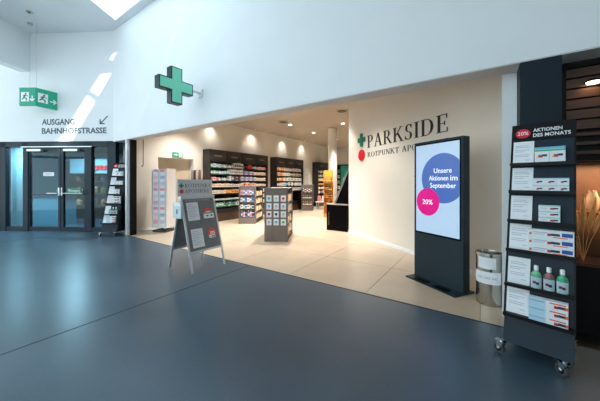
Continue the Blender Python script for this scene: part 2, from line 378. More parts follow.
# ---- left jamb of the pharmacy
struct(BX(-8.5, -7.80, FY+.24, FY+.29, 0, ZF-.01).build('wall_jamb', M_pillar), 'dark blue panel between glass doors and pharmacy', 'wall')
struct(BX(-7.79, -7.70, FY+.0, FY+.14, 0, ZF-.01).build('trim_3', M_white), 'pale vertical trim at the left of the pharmacy entrance', 'trim')
struct(BX(-7.68, -7.61, FY+.06, FY+.2, 0, ZF-.01).build('trim_4', M_frameblk), 'black vertical guide rail at the pharmacy entrance', 'trim')
cr = tag(MB().tube([(-7.40, 3.50, ZF), (-7.40, 3.50, 1.85), (-7.44, 3.50, 1.80), (-7.47, 3.50, 1.84)], .012).build('pull_hook', mat('grey_hook', (120, 118, 112), .5, noise=.05), smooth=True), 'thin grey hook hanging at the left of the pharmacy entrance', 'hook')
# ---- pharmacy walls
def left_wall():
    mb = MB(); X0, X1 = -8.38, -8.08
    mb.box(X0, X1, 3.53, 4.25, 0, ZP); mb.box(X0, X1, 5.45, 16.2, 0, ZP); mb.box(X0, X1, 4.25, 5.45, 2.16, ZP)
    return mb
struct(left_wall().build('wall_pharmacy_left', M_cream), 'cream left wall of the pharmacy', 'wall')
struct(BX(-8.36, -8.33, 4.25, 5.45, 0, 2.16).build('door_3', mat('beige_door', (205, 190, 168), .6, noise=.03)), 'beige recessed door under the exit sign', 'door')
struct(BX(-8.08, -8.065, 3.53, 4.22, 0, .08).build('baseboard_left', M_wtext), 'white baseboard of the left pharmacy wall', 'baseboard')
struct(BX(-8.38, .3, 16.0, 16.2, 0, ZP).build('wall_pharmacy_back', M_cream), 'cream back wall of the pharmacy', 'wall')
struct(BX(.2, .4, 4.9, 16.2, 0, ZP).build('wall_pharmacy_right', M_cream), 'cream right wall of the pharmacy', 'wall')
struct(BX(-8.4, .6, FY+.26, 16.2, ZP, ZP+.1).build('ceiling', M_pharm_ceil), 'grey-beige pharmacy ceiling', 'ceiling')
WO = (-3.08, 6.945, 0); WA = R(-36.27)
struct(BX(0, 4.10, 0, .16, 0, ZP).build('wall_sign', M_cream, None, WO, WA), 'cream angled wall carrying the large lettering', 'wall')
struct(BX(0, 4.10, -.012, 0, 0, .07).build('baseboard_sign', M_wtext, None, WO, WA), 'white baseboard under the lettering', 'baseboard')
# pillar and white return on the right
struct(BX(.296, .581, FY, FY+.27, 0, ZF-.012).build('wall_pillar', M_pillar), 'dark blue pillar at the right of the entrance', 'pillar')
struct(MB().hexa([(.176, FY+.275, 0), (.45, FY+.275, 0), (.45, 4.62, 0), (.222, 4.50, 0), (.176, FY+.275, ZP), (.45, FY+.275, ZP), (.45, 4.62, ZP), (.222, 4.50, ZP)]).build('wall_return', M_white), 'white wall return beside the dark pillar', 'wall')
# round column
cl = struct(MB().lathe([(.185, 0), (.185, ZP)], 0, 0, 32).build('wall_column', mat('column_plaster', (226, 220, 212), .6, noise=.02), None, (-5.16, 10.0, 0), smooth=True), 'round white column in the pharmacy', 'column')

# ================================================================== LETTERING ON THE ANGLED WALL
sg = thing('wall_lettering', 'large black serif lettering with green cross and red dot on the cream wall', 'sign', WO, WA)
MB().prism(cross_pts(.66, 2.475, .335, .115), -.02, 0).build('green_cross', M_green, sg)
MB().disc(.67, 2.085, .145, -.02, 0).build('red_dot', M_red, sg)
serif('PARKSIDE', .92, 2.24, 2.35, .30, M_ink, sg, depth=.012)
serif('ROTPUNKT APOTHEKE', .93, 2.012, 2.34, .118, mat('grey_ink', (88, 84, 80), .5, noise=.05), sg, depth=.008)

# ---- end wall lettering
eb = thing('direction_lettering', 'slate grey two-line direction lettering with arrow on the white end wall', 'sign', (EO[0]+.524*.004, EO[1]-.853*.004, 0), EA)
for body, x, z, wd, h in (('AUSGANG', -2.085, 3.012, .97, .172), ('BAHNHOFSTRASSE', -2.085, 2.762, 1.90, .168)):
    text('lettering', body, x, 0, z, wd, h, M_slate, eb, offset=.022)
ar = MB().prism([(-.16, 3.235), (-.145, 3.25), (-.335, 3.06), (-.35, 3.045)], -.003, 0)
ar = MB()
def stroke(mb, x0, z0, x1, z1, w, y0=-.003, y1=0):
    d = Vector((x1-x0, z1-z0)).normalized(); n = Vector((-d.y, d.x))*w/2
    return mb.prism([(x0+n.x, z0+n.y), (x0-n.x, z0-n.y), (x1-n.x, z1-n.y), (x1+n.x, z1+n.y)], y0, y1)
stroke(ar, -.15, 3.25, -.36, 3.04, .03); stroke(ar, -.37, 3.16, -.37, 3.02, .03); stroke(ar, -.385, 3.035, -.24, 3.035, .03)
ar.build('arrow', M_slate, eb)

# ================================================================== HANGING EXIT SIGN
def running_man(o, x, z, s):
    mb = MB()
    mb.box(x, x+s*.85, -.002, 0, z, z+s)
    mb.build('pictogram_field', M_wtext, o)
    k = MB()
    k.disc(x+s*.52, z+s*.83, s*.09, -.004, -.002, 12)
    for a in ((.30, .42, .52, .72, .14), (.35, .40, .62, .30, .11), (.62, .30, .55, .05, .10), (.33, .42, .12, .2, .11), (.5, .68, .75, .55, .08), (.42, .68, .2, .55, .08)):
        stroke(k, x+s*a[0], z+s*a[1], x+s*a[2], z+s*a[3], s*a[4], -.004, -.002)
    k.build('running_figure', M_green, o)
def arrow(o, x, z, s, ang):
    mb = MB(); c_, s_ = math.cos(ang), math.sin(ang)
    for (x0, z0, x1, z1) in ((-.5, 0, .5, 0), (.05, .42, .5, 0), (.05, -.42, .5, 0)):
        stroke(mb, x+s*(x0*c_-z0*s_), z+s*(x0*s_+z0*c_), x+s*(x1*c_-z1*s_), z+s*(x1*s_+z1*c_), s*.2, -.004, 0)
    mb.build('arrow', M_wtext, o)
M_exit = mat('exit_green', (0, 142, 112), .35, noise=.02, scale=9, emit=.3)
ex = thing('exit_sign', 'green hanging exit sign with running figures and arrows', 'sign', (-9.79, 1.905, 3.42))
for nm, ang, x0, wd, x_off in (('sign_panel', R(33.5), -.44, .44, 0), ('sign_panel', R(101), 0, .47, 0)):
    p = BX(x0, x0+wd, 0, .03, 0, .49).build(nm, M_exit, ex, (0, 0, 0), ang, bevel=.004)
    running_man(p, x0+.05, .12, .25)
    arrow(p, x0+wd*.8, .2, .14, -math.pi/2 if x0 < 0 else 0)
MB().tube([(-.14, -.08, .49), (-.14, -.08, ZC-3.42)], .006, 6).build('wire', M_alu, ex)
MB().tube([(.0, .02, .49), (.0, .02, ZC-3.42)], .006, 6).build('wire', M_alu, ex)
MB().lathe([(.05, -.05), (.06, 0)], -.14, -.08, 12).build('ceiling_rose', M_steel, ex, (0, 0, ZC-3.42))
sp = tag(MB().lathe([(.03, -.05), (.07, -.02), (.07, 0)], 0, 0, 14).build('ceiling_sensor', M_steel, None, (-9.27, 1.70, ZC)), 'small grey sensor on the hall ceiling above the exit sign', 'sensor')

# ================================================================== GREEN PHARMACY CROSS
gx = thing('pharmacy_cross', 'green illuminated pharmacy cross projecting from the white wall', 'sign', (-4.48, 0, 0))
cp = cross_pts(2.69, 3.115, .64, .21)
M_crossdark = mat('cross_housing', (20, 52, 56), .4, noise=.06)
def along(name, pts, x0, x1, m, parent, bevel=0):   # pts are (y,z)
    return MB().prismx(pts, x0, x1).build(name, m, parent, bevel=bevel)
along('housing', cp, -.14, 0, M_crossdark, gx)
along('light_face', cross_pts(2.69, 3.115, .60, .17), 0, .006, mat('cross_light', (112, 206, 180), .4, noise=.02, emit=.25), gx)
MB().tube([(-.07, 3.0, 3.13), (-.07, FY, 3.13)], .022, 10).build('bracket_arm', M_alu, gx, smooth=True)
BX(-.14, 0, FY-.025, FY, 3.05, 3.21).build('wall_plate', M_wtext, gx, bevel=.006)

# ================================================================== KIOSK
kA = R(-32.8)
kk = thing('digital_kiosk', 'tall anthracite digital kiosk with a lit advertising screen', 'kiosk', (-.839, 4.275, 0), kA)
BX(0, .775, 0, .12, .015, 1.975).build('housing', M_kiosk, kk, bevel=.006)
BX(-.01, .785, -.165, .20, 0, .018).build('base_plate', M_kiosk, kk, bevel=.004)
BX(.03, .745, -.006, 0, .66, 1.945).build('bezel', M_black, kk)
M_scr = mat('screen_pale_blue', (192, 216, 242), .3, emit=.3, noise=.005)
sc = BX(.046, .729, -.009, -.005, .685, 1.925).build('screen', M_scr, kk)
def disc_clip(cx, cz, r, xmax, n=56):
    return [(min(xmax, cx+r*math.cos(2*math.pi*i/n)), cz+r*math.sin(2*math.pi*i/n)) for i in range(n)]
MB().prism(disc_clip(.485, 1.45, .335, .729), -.0105, -.009).build('blue_disc', mat('screen_blue', (70, 104, 178), .3, emit=.4), sc)
MB().prism(disc_clip(.25, 1.12, .192, .729), -.012, -.0105).build('magenta_disc', mat('screen_magenta', (216, 0, 128), .3, emit=.5), sc)
M_scrw = mat('screen_white', (240, 245, 250), .3, emit=.6)
for body, cx, z, wd, h in (('Unsere', .49, 1.52, .27, .068), ('Aktionen', .425, 1.42, .30, .068), ('im', .655, 1.42, .10, .066), ('September', .49, 1.30, .39, .088)):
    text('lettering', body, cx-wd/2, -.0105, z, wd, h, M_scrw, sc, offset=.006, depth=.001)
text('lettering', '20%', .165, -.012, 1.085, .17, .07, M_scrw, sc, offset=.006, depth=.001)
for x0, x1 in ((.13, .33), (.45, .65)): BX(x0, x1, -.15, -.05, .018, .024).build('floor_slot', M_black, kk)
cb = tag(MB().tube([(-.05, 4.05, .012), (-.02, 4.03, .05), (.0, 4.01, .03), (.02, 3.97, .012), (.06, 4.02, .012)], .009).build('power_cable', M_black, smooth=True), 'black power cable behind the kiosk', 'cable')

# ================================================================== STEEL BIN
bn = thing('steel_bin', 'round stainless steel bin with two paper notices beside the kiosk', 'bin', (.07, 3.80, 0))
MB().lathe([(.126, 0), (.13, .01), (.13, .56), (.138, .565), (.138, .59), (.126, .59), (.122, .56), (.12, .08)], 0, 0, 40).build('body', M_steel, bn, smooth=True)
def wrap(a0, a1, z0, z1, r, n=12):
    mb = MB()
    vs = []
    for i in range(n+1):
        a = R(a0+(a1-a0)*i/n)
        vs += [(r*math.cos(a), r*math.sin(a), z0), (r*math.cos(a), r*math.sin(a), z1)]
    return mb.add(vs, [(2*i, 2*i+2, 2*i+3, 2*i+1) for i in range(n)])
wrap(-140, -62, .42, .545, .1325).build('notice', M_paper, bn); n2 = wrap(-165, -35, .25, .385, .1335).build('notice', M_paper, bn)
for i in range(14):
    if i in (4, 9): continue
    wrap(-140+i*6, -136.5+i*6, .305, .330, .1342, 2).build('print_mark', M_print, n2)

# ================================================================== PROMOTION STANDS
SW, SL, SD_, SH, SZ0 = .405, .48, .50, 1.915, .118
def sy(z): return (z-SZ0)/(SH-SZ0)*SL          # front plane offset at height z
SHELVES = (1.555, 1.318, 1.075, .838, .568, .345)
def stand(label, loc, rz):
    o = thing('promotion_stand', label, 'display stand', loc, rz, 'promotion stands')
    th = .02
    MB().hexa([(0, 0, SZ0), (SW, 0, SZ0), (SW, th, SZ0), (0, th, SZ0), (0, SL, SH), (SW, SL, SH), (SW, SL+th, SH), (0, SL+th, SH)]).build('front_panel', M_stand, o, bevel=.002)
    for x in (0, SW-.012):
        MB().prismx([(.02, SZ0), (SD_, SZ0), (SD_, SH), (SL+.02, SH)], x, x+.012).build('side_panel', M_standblk, o)
    BX(0, SW, SD_, SD_+.012, SZ0, SH).build('back_panel', M_standblk, o)
    BX(.012, SW-.012, .03, SD_, SZ0, SZ0+.02).build('bottom_board', M_standblk, o)
    for x in (-.006, SW-.006): MB().prismx([(-.004+sy(.3), .3), (.012+sy(.3), .3), (.012+SL, SH), (-.004+SL, SH)], x, x+.012).build('edge_rail', M_standblk, o)
    for z in SHELVES:
        y = sy(z)
        s = BX(.0, SW, y-.075, y+.01, z-.012, z).build('shelf', M_standblk, o)
        BX(.0, SW, y-.079, y-.073, z-.014, z+.012).build('lip', M_standblk, s)
    y = sy(1.775)
    hd = MB().hexa([(-.004, y-.016, 1.775), (SW+.004, y-.016, 1.775), (SW+.004, y, 1.775), (-.004, y, 1.775), (-.004, SL-.016, SH+.005), (SW+.004, SL-.016, SH+.005), (SW+.004, SL, SH+.005), (-.004, SL, SH+.005)]).build('header', M_standblk, o)
    tl = math.atan2(SL, SH-SZ0)
    pv = put('red_badge', MB().disc(.075, .062, .052, -.002, 0, 32, rz=.043).mesh('red_badge', M_red), hd, (0, y-.017, 1.775)); pv.rotation_euler = (-tl, 0, 0)
    t = text('badge_lettering', '20%', .037, 0, 0, .076, .034, M_wtext, hd, offset=.006); t.location = (.037, y-.0195+.05*math.sin(tl), 1.82); t.rotation_euler = (-tl, 0, 0)
    for k, (b, wd) in enumerate((('AKTIONEN', .185), ('DES MONATS', .235))):
        z = 1.842-k*.046
        t = text('lettering', b, .145, 0, 0, wd, .032, M_wtext, hd, offset=.016); t.location = (.145, sy(z)-.0175, z); t.rotation_euler = (-tl, 0, 0)
    for x, yy, ca in ((-.012, .01, 62), (SW-.05, .01, 50), (.03, SD_-.06, 20), (SW-.03, SD_-.06, -30)):
        c = MB().lathe([(.016, .104), (.016, .118)], 0, 0, 10).build('caster', M_chrome, o, (x, yy, 0), R(ca))
        BX(-.026, .026, -.03, .045, .1, .106).build('fork_plate', M_chrome, c)
        for sx in (-.022, .019): MB().prismx([(-.025, .1), (.03, .1), (.03, .04), (.004, .035)], sx, sx+.003).build('fork', M_chrome, c)
        prof = [(.043*math.cos(2*math.pi*i/24), .043*math.sin(2*math.pi*i/24)) for i in range(24)]
        MB().prismx([(.018+p, .044+q) for p, q in prof], -.015, .015).build('wheel', M_rubber, c, bevel=.004)
        MB().prismx([(.018+p*.62, .044+q*.62) for p, q in prof], -.017, .017).build('hub', M_standblk, c)
        MB().prismx([(.018+p*.25, .044+q*.25) for p, q in prof], -.0255, .0255).build('axle', M_chrome, c)
    return o
def on_stand(loc, rz, x, y, z):
    c_, s_ = math.cos(rz), math.sin(rz)
    return (loc[0]+c_*x-s_*y, loc[1]+s_*x+c_*y, z)
M_box = mat('box_white', (228, 234, 238), .5, noise=.02, scale=9)
M_blue = mat('print_blue', (30, 76, 160), .5, noise=.05); M_orange = mat('print_orange', (232, 104, 60), .5, noise=.05)
M_navy = mat('print_navy', (36, 44, 66), .5, noise=.05); M_crim = mat('print_crimson', (176, 34, 48), .5, noise=.05)
M_grnp = mat('print_green', (60, 176, 120), .5, noise=.05); M_sky = mat('print_sky', (110, 180, 216), .5, noise=.05); M_yel = mat('print_yellow', (232, 196, 70), .5, noise=.05)
M_teal = mat('print_teal', (150, 206, 200), .5, noise=.05)
ORD = ('top', 'second', 'third', 'fourth', 'fifth', 'lowest')
def carton(label, grp, loc, rz, w, d, h, prints, body=None):
    o = tag(BX(0, w, 0, d, 0, h).build('medicine_box', body or M_box, None, loc, rz, bevel=.001), label, 'box', grp)
    for (x0, x1, z0, z1, m) in prints: BX(x0*w, x1*w, -.0008, 0, z0*h, z1*h).build('print', m, o)
    return o
def fill(loc, rz, which):
    P = lambda x, y, z: on_stand(loc, rz, x, y, z)
    tl = math.atan2(SL, SH-SZ0)
    for i, z in enumerate(SHELVES):
        y0 = sy(z)
        o = BX(0, .142, -.0015, 0, 0, .212).build('info_sheet', M_paper, None, P(.012, y0-.01, z+.001), rz)
        o.rotation_euler = (-tl, 0, rz)
        tag(o, 'white printed sheet on the %s shelf of the %s' % (ORD[i], which), 'paper', 'sheets on the '+which)
        for k, (a, b) in enumerate(((.17, .8), (.155, .95), (.13, .9), (.115, .6), (.085, .9), (.07, .85), (.035, .95))):
            BX(.014 if k < 6 else .085, .014+.11*b, -.0022, -.0015, a, a+.005).build('print_line', M_print, o)
    def G(i): return 'boxes on the %s shelf of the %s' % (ORD[i], which)
    # row 1: two boxes side by side
    z = SHELVES[0]+.001; y = sy(z)-.07
    for k in range(2):
        carton('%s white box with green band on the top shelf of the %s' % (('left', 'right')[k], which), G(0), P(.165+k*.094, y, z), rz, .092, .05, .135,
               ((0, 1, .86, 1, M_sky), (0, 1, .74, .84, M_grnp), (.25, .55, .36, .52, M_crim), (.5, .85, .42, .55, M_navy), (.15, .3, .34, .44, M_yel)))
    z = SHELVES[1]+.001; y = sy(z)-.07
    for r in range(2):
        for k in range(3):
            carton('%s %s small white box on the second shelf of the %s' % (('lower', 'upper')[r], ('left', 'middle', 'right')[k], which), G(1), P(.158+k*.072, y, z+r*.0565), rz, .071, .05, .056,
                   ((0, 1, .86, .93, M_sky), (.35, .55, .3, .55, M_crim), (.5, .85, .4, .6, M_navy)))
    z = SHELVES[2]+.001; y = sy(z)-.07
    for r in range(3):
        carton('%s of three white boxes on the third shelf of the %s' % (('lowest', 'middle', 'topmost')[r], which), G(2), P(.20, y, z+r*.0465), rz, .125, .05, .046,
               ((0, 1, .84, 1, M_teal), (.55, .75, .3, .6, M_crim), (.7, .92, .4, .65, M_navy), (.08, .4, .45, .55, M_print)))
    z = SHELVES[3]+.001; y = sy(z)-.07
    for r in range(3):
        carton('%s of three long white boxes on the fourth shelf of the %s' % (('lowest', 'middle', 'topmost')[r], which), G(3), P(.150, y, z+r*.0625), rz, .252, .05, .062,
               ((0, .06, .3, .6, M_orange), (.1, .42, .62, .74, M_print), (.1, .36, .42, .5, M_print), (.42, .5, .3, .62, M_crim), (.5, .7, .36, .66, M_navy), (.74, .97, .34, .8, M_blue), (.55, .86, .14, .26, M_orange)))
    z = SHELVES[4]+.001; y = sy(z)-.04
    for k, (cm, nm) in enumerate((((120, 196, 146), 'pale green'), ((150, 96, 100), 'white and dark red'), ((60, 176, 124), 'deep green'))):
        b = thing('mouthwash_bottle', '%s mouthwash bottle on the fifth shelf of the %s' % (nm, which), 'bottle', P(.195+k*.073, y, z), rz, 'bottles on the '+which)
        lm = mat('liquid%d' % k, cm, .2, noise=.04)
        prof = [(.029, 0), (.033, .006), (.033, .105), (.028, .122), (.013, .14), (.013, .15)]
        mb = MB().lathe(prof, 0, 0, 16); mb.v = [(x, yy*.75, zz) for x, yy, zz in mb.v]; mb.build('body', lm, b, smooth=True)
        MB().lathe([(.014, .146), (.014, .178), (.012, .182)], 0, 0, 14).build('cap', M_wtext, b, smooth=True)
        lb = MB()
        vs = []
        for i in range(9):
            a = R(-160+i*17.5); vs += [(.0336*math.cos(a), .0336*.76*math.sin(a), .012), (.0336*math.cos(a), .0336*.76*math.sin(a), .095)]
        l = lb.add(vs, [(2*i, 2*i+2, 2*i+3, 2*i+1) for i in range(8)]).build('label', M_box, b)
        BX(-.018, .0, -.027, -.0255, .045, .065).build('print', M_crim, l); BX(.0, .018, -.027, -.0255, .04, .06).build('print', M_navy, l)
    h = tag(MB().box(.158, .402, 0, .002, 0, .12).build('acrylic_guard', M_clear, None, P(0, sy(SHELVES[4])-.072, SHELVES[4]+.001), rz), 'clear acrylic guard in front of the bottles on the '+which, 'guard')
    z = SHELVES[5]+.001; y = sy(z)-.07
    for r in range(3):
        carton('%s of three light blue boxes on the lowest shelf of the %s' % (('lowest', 'middle', 'topmost')[r], which), G(5), P(.158, y, z+r*.0605), rz, .215, .05, .06,
               ((0, .45, 0, .99, M_sky if False else mat('print_pale', (186, 218, 234), .5, noise=.04)), (.02, .42, .62, .74, M_sky), (.55, .95, .7, .86, M_orange), (.66, .76, .22, .56, M_crim), (.76, .95, .28, .6, M_navy), (.92, 1, .25, .62, M_orange)))
RS_LOC, RS_A = (.142, 2.715, 0), R(-12)
stand('dark wheeled promotion stand with red badge beside the dark pillar', RS_LOC, RS_A); fill(RS_LOC, RS_A, 'pillar stand')
LS_LOC, LS_A = (-8.06, 2.775, 0), R(33)
stand('dark wheeled promotion stand seen at an angle beside the glass doors', LS_LOC, LS_A); fill(LS_LOC, LS_A, 'door stand')

# ================================================================== A-BOARD (front faces +x)
ab = thing('a_board', 'folding aluminium pavement board with grey posters and header', 'sign board', (-3.62, 2.42, 0), R(90))
# local: x along the board (world +y), y goes back (world -x)
W_, TZ, TY = .64, 1.155, .33
M_chalk = mat('grey_board', (112, 117, 120), .6, noise=.08, scale=6)
def leaf(y_foot, y_top, sgn, front):
    yf = lambda z: y_foot+(y_top-y_foot)*z/TZ
    t = .022*sgn
    nm = 'front_leaf' if front else 'rear_leaf'
    lf = MB().hexa([(x, yf(z)+dy, z) for z in (.31, 1.13) for (x, dy) in ((.02, .004*sgn), (W_-.02, .004*sgn), (W_-.02, .016*sgn), (.02, .016*sgn))]).build(nm, M_chalk, ab)
    def bar(n, x0, x1, z0, z1): MB().hexa([(x, yf(z)+dy, z) for z in (z0, z1) for (x, dy) in ((x0, 0), (x1, 0), (x1, t), (x0, t))]).build(n, M_alu, lf, bevel=.003)
    bar('leg', 0, .032, 0, TZ); bar('leg', W_-.032, W_, 0, TZ); bar('rail', .032, W_-.032, .285, .318); bar('rail', .032, W_-.032, 1.122, TZ)
    return lf, yf
lf, yf = leaf(0, TY-.02, 1, True); leaf(.66, TY+.02, -1, False)
BX(.0, W_, TY-.03, TY+.03, TZ-.01, TZ+.015).build('hinge_bar', M_alu, ab)
ang = math.atan2(TY-.02, TZ)
def poster(name, x, z, w, h, m, d=.002, lift=.002):
    o = put(name, BX(0, w, -d, 0, 0, h).mesh(name, m), lf, (x, yf(z)-lift, z)); o.rotation_euler = (-ang, 0, 0); return o
for x, z in ((.075, .78), (.085, .36)):
    p = poster('poster', x, z, .21, .297, M_paper)
    for k in range(9): BX(.02, .02+.17*(.6+.4*((k*7) % 5)/5), -.003, -.002, .255-k*.027, .262-k*.027).build('print_line', M_print, p)
M_coral = mat('coral_red', (226, 74, 72), .5, noise=.03)
for x, z in ((.455, .88), (.47, .545)):
    o = put('red_disc', MB().disc(0, 0, .082, -.002, 0).mesh('red_disc', M_coral), lf, (x, yf(z)-.002, z)); o.rotation_euler = (-ang, 0, 0)
    t = text('lettering', '20%', -.045, -.002, -.02, .10, .05, M_wtext, o, offset=.02)
p = poster('product_print', .36, .79, .20, .1, M_paper, lift=.006)
BX(.0, .2, -.003, -.002, .078, .098).build('print', M_grnp, p); BX(.05, .09, -.003, -.002, .03, .055).build('print', M_crim, p); BX(.13, .17, -.003, -.002, .03, .055).build('print', M_crim, p)
p = poster('product_print', .40, .47, .12, .05, M_paper, lift=.006); BX(.05, .11, -.003, -.002, .012, .03).build('print', M_navy, p)
t = text('chalk_lettering', 'AKTIONEN DES MONATS', 0, 0, 0, .46, .03, M_print, lf); t.location = (.06, yf(1.085)-.003, 1.085); t.rotation_euler = (-ang, 0, 0)
hd = BX(-.045, .605, TY-.012, TY+.012, TZ+.015, TZ+.285).build('header_board', mat('header_pale', (206, 214, 220), .5, noise=.02), ab, bevel=.003)
MB().prism(cross_pts(.02, TZ+.185, .075, .026), TY-.015, TY-.012).build('green_cross', M_green, hd)
MB().disc(.025, TZ+.092, .034, TY-.015, TY-.012).build('red_dot', M_red, hd)
serif('ROTPUNKT', .08, TZ+.155, .49, .062, M_slate, hd, y=TY-.012, depth=.002); serif('APOTHEKE', .08, TZ+.065, .47, .062, M_slate, hd, y=TY-.012, depth=.002)
lh = BX(-.05, -.004, .22, .44, .83, 1.02).build('leaflet_holder', mat('holder_blue', (196, 214, 222), .4, noise=.03), ab, bevel=.004)
BX(-.046, -.012, .24, .42, 1.02, 1.08).build('leaflet', M_paper, lh); BX(-.052, -.05, .31, .34, .9, .97).build('print', M_navy, lh)

# ================================================================== WHITE CARD RACK
rk = thing('card_rack', 'white wire rack with pink packaged goods near the beige door', 'rack', (-7.52, 4.15, 0), R(24))
M_rack = mat('rack_white', (232, 232, 234), .5, noise=.02)
BX(-.22, .22, -.22, .22, 0.0, .05).build('base', mat('rack_base', (60, 62, 66), .5, noise=.05), rk)
BX(-.22, .22, -.2, .16, .12, 1.76).build('body', M_rack, rk, bevel=.004)
BX(-.02, .02, -.02, .02, .05, .12).build('post', M_alu, rk)
for k in range(9): BX(-.22, .22, -.235, -.2, .2+k*.175, .208+k*.175).build('hook_rail', M_rack, rk)
for x in (-.23, .22): BX(x, x+.01, -.24, .16, .12, 1.78).build('side_frame', M_rack, rk)
pk = [(238, 176, 182), (232, 140, 152), (240, 206, 210), (206, 200, 220), (234, 150, 176), (168, 180, 206)]
rot = R(24)
for r in range(9):
    for c in range(2):
        m = mat('pack%d' % ((r*2+c*3) % 6), pk[(r*2+c*3) % 6], .5, noise=.12, scale=14)
        x, y = -.195+c*.205, -.232
        o = tag(BX(0, .17, 0, .03, 0, .155).build('blister_pack', [M_paper], None, (-7.52+math.cos(rot)*x-math.sin(rot)*y, 4.15+math.sin(rot)*x+math.cos(rot)*y, .209+r*.175), rot), 'pack %s from the top in the %s column of the white card rack' % (nth(9-r), ('left', 'right')[c]), 'package', 'packs in the %s column of the card rack' % ('left', 'right')[c])
        BX(.015, .155, -.006, 0, .03+.02*(r % 3), .14).build('blister', m, o, bevel=.003)
# slim stand with rolls left of the shelving
td = thing('roll_stand', 'slim stand with upright grey and brown rolls beside the dark shelving', 'stand', (-7.55, 5.18, 0), R(10))
BX(-.2, .2, -.12, .12, 0, 1.3).build('body', M_soffit, td); BX(-.22, .22, -.14, .14, 1.3, 1.33).build('top', M_alu, td)
for k, c_ in enumerate(((150, 140, 130), (60, 50, 46), (190, 190, 190), (120, 84, 64))):
    tag(MB().lathe([(.04, 0), (.042, .02), (.042, .38), (.034, .4), (.034, .45)], 0, 0, 14).build('roll', mat('roll%d' % k, c_, .4, noise=.05), None, (-7.70+k*.1, 5.155+k*.018, 1.331), smooth=True), ('light grey', 'black', 'silver', 'brown')[k]+' upright roll standing on the slim stand', 'roll', 'rolls on the slim stand')

# ---- green emergency exit sign above the door
es = tag(BX(-8.078, -8.05, 4.70, 5.03, 2.19, 2.35).build('exit_sign', M_exit), 'small green exit sign on the cream wall above the beige door', 'sign')
BX(-8.05, -8.047, 4.90, 5.0, 2.215, 2.325).build('pictogram_field', M_wtext, es)
k = MB().prismx([(4.74, 2.26), (4.80, 2.26), (4.80, 2.235), (4.86, 2.27), (4.80, 2.305), (4.80, 2.28), (4.74, 2.28)], -8.05, -8.047); k.build('arrow', M_wtext, es)

# ================================================================== WALL SHELVING
ROWZ = [1.92, 1.686, 1.452, 1.218, .984, .75, .516]
pal = {'white': (232, 228, 220), 'cream': (228, 214, 190), 'teal': (120, 186, 178), 'green': (70, 160, 110), 'blue': (112, 130, 196), 'pink': (222, 150, 150), 'red': (206, 40, 44), 'orange': (230, 140, 60),
       'brown': (120, 92, 76), 'cyan': (90, 180, 206), 'purple': (170, 150, 200), 'dark': (58, 60, 64), 'yellow': (236, 196, 90), 'navy': (44, 66, 110), 'tan': (222, 168, 118)}
PM = {}
W = 'white'
def pmesh(col, kind, acc):
    key = (col, kind, acc)
    if key not in PM:
        m1 = mat('pack_'+col, pal[col], .5, noise=.06, scale=6); m2 = mat('pack_'+acc, pal[acc], .5, noise=.06, scale=6)
        mb = MB()
        if kind == 'box':      # unit: faces +x, width along y
            mb.box(-1, 0, -.5, .5, 0, 1, 0); mb.box(0, .012, -.4, .4, .3, .62, 1); mb.box(0, .01, -.4, .1, .72, .8, 1)
        else:
            mb.lathe([(.42, 0), (.48, .03), (.48, .66), (.40, .74), (.2, .8), (.2, .84)], -.5, 0, 10, 0); mb.lathe([(.26, .82), (.26, 1)], -.5, 0, 10, 1)
            mb.lathe([(.49, .2), (.49, .55)], -.5, 0, 10, 1, cap=False)
        PM[key] = mb.mesh('package', [m1, m2], 0, kind != 'box')
    return PM[key]
def shelving(name_label, X, y0, y1, bays, fills, unit, rows=7, nper=24, face=1):
    o = thing('wall_shelving', name_label, 'shelving', (X, 0, 0), 0, 'dark wall shelving units')
    D = .36; bw = (y1-y0)/bays
    BX(-D, -D+.02, y0, y1, .0, 2.53).build('back_panel', M_shelf, o)
    for i in range(bays+1):
        y = y0+i*bw; e = .06 if i in (0, bays) else .012
        BX(-D, 0 if i in (0, bays) else -.16, max(y0, y-e), min(y1, y+e), .0, 2.53 if i in (0, bays) else 2.1).build('upright', M_shelf, o)
    for i in range(bays):
        hb2 = BX(-.10, -.004, y0+i*bw+.008, y0+(i+1)*bw-.008, 2.12, 2.53).build('header_panel', M_shelf, o, bevel=.004)
        yc = y0+(i+.5)*bw
        text_o = BX(-.004, -.001, yc-.16, yc+.16, 2.30, 2.345).build('header_lettering', mat('header_grey', (120, 112, 104), .5, noise=.1), hb2)
    BX(-D, 0, y0, y1, 2.50, 2.535).build('top_board', M_shelf, o)
    for z in ROWZ[:rows]: BX(-D+.02, -.02, y0+.06, y1-.06, z-.022, z).build('shelf_board', M_shelfin, o)
    BX(-D+.02, -.04, y0+.02, y1-.02, .28, .44).build('drawer_front', M_shelf, o); BX(-D, -.02, y0, y1, 0, .28).build('plinth', M_plinth, o)
    names = ('top', 'second', 'third', 'fourth', 'fifth', 'sixth', 'lowest')
    L = y1-y0-.16
    for r in range(rows):
        seq = fills[r % len(fills)]; p = 0
        w = L/nper
        for k in range(nper):
            fr_ = (k+.5)/nper
            ent = [e for e in seq if fr_ <= e[0]][0]
            cols_, kind, hh, acc = ent[1], ent[2], ent[3], ent[4]
            col = cols_[k % len(cols_)] if len(cols_) > 1 else cols_[0]
            ac = acc[(k*5+r) % len(acc)]
            h = hh*(.9+.2*random.random())
            q = put('package', pmesh(col, kind, ac), None, (X-.05-random.random()*.02, y0+.08+(k+.5)*w, ROWZ[r]+.001), 0, (.12, w*(.9 if kind == 'box' else .85), h))
            kd = {'box': 'carton', 'bot': 'bottle'}[kind]; q.name = kd
            tag(q, '%s %s, %s from the left on the %s shelf of the %s' % (col, kd, nth(k+1), names[r], unit), kd, 'goods on the %s shelf of the %s' % (names[r], unit))
    return o
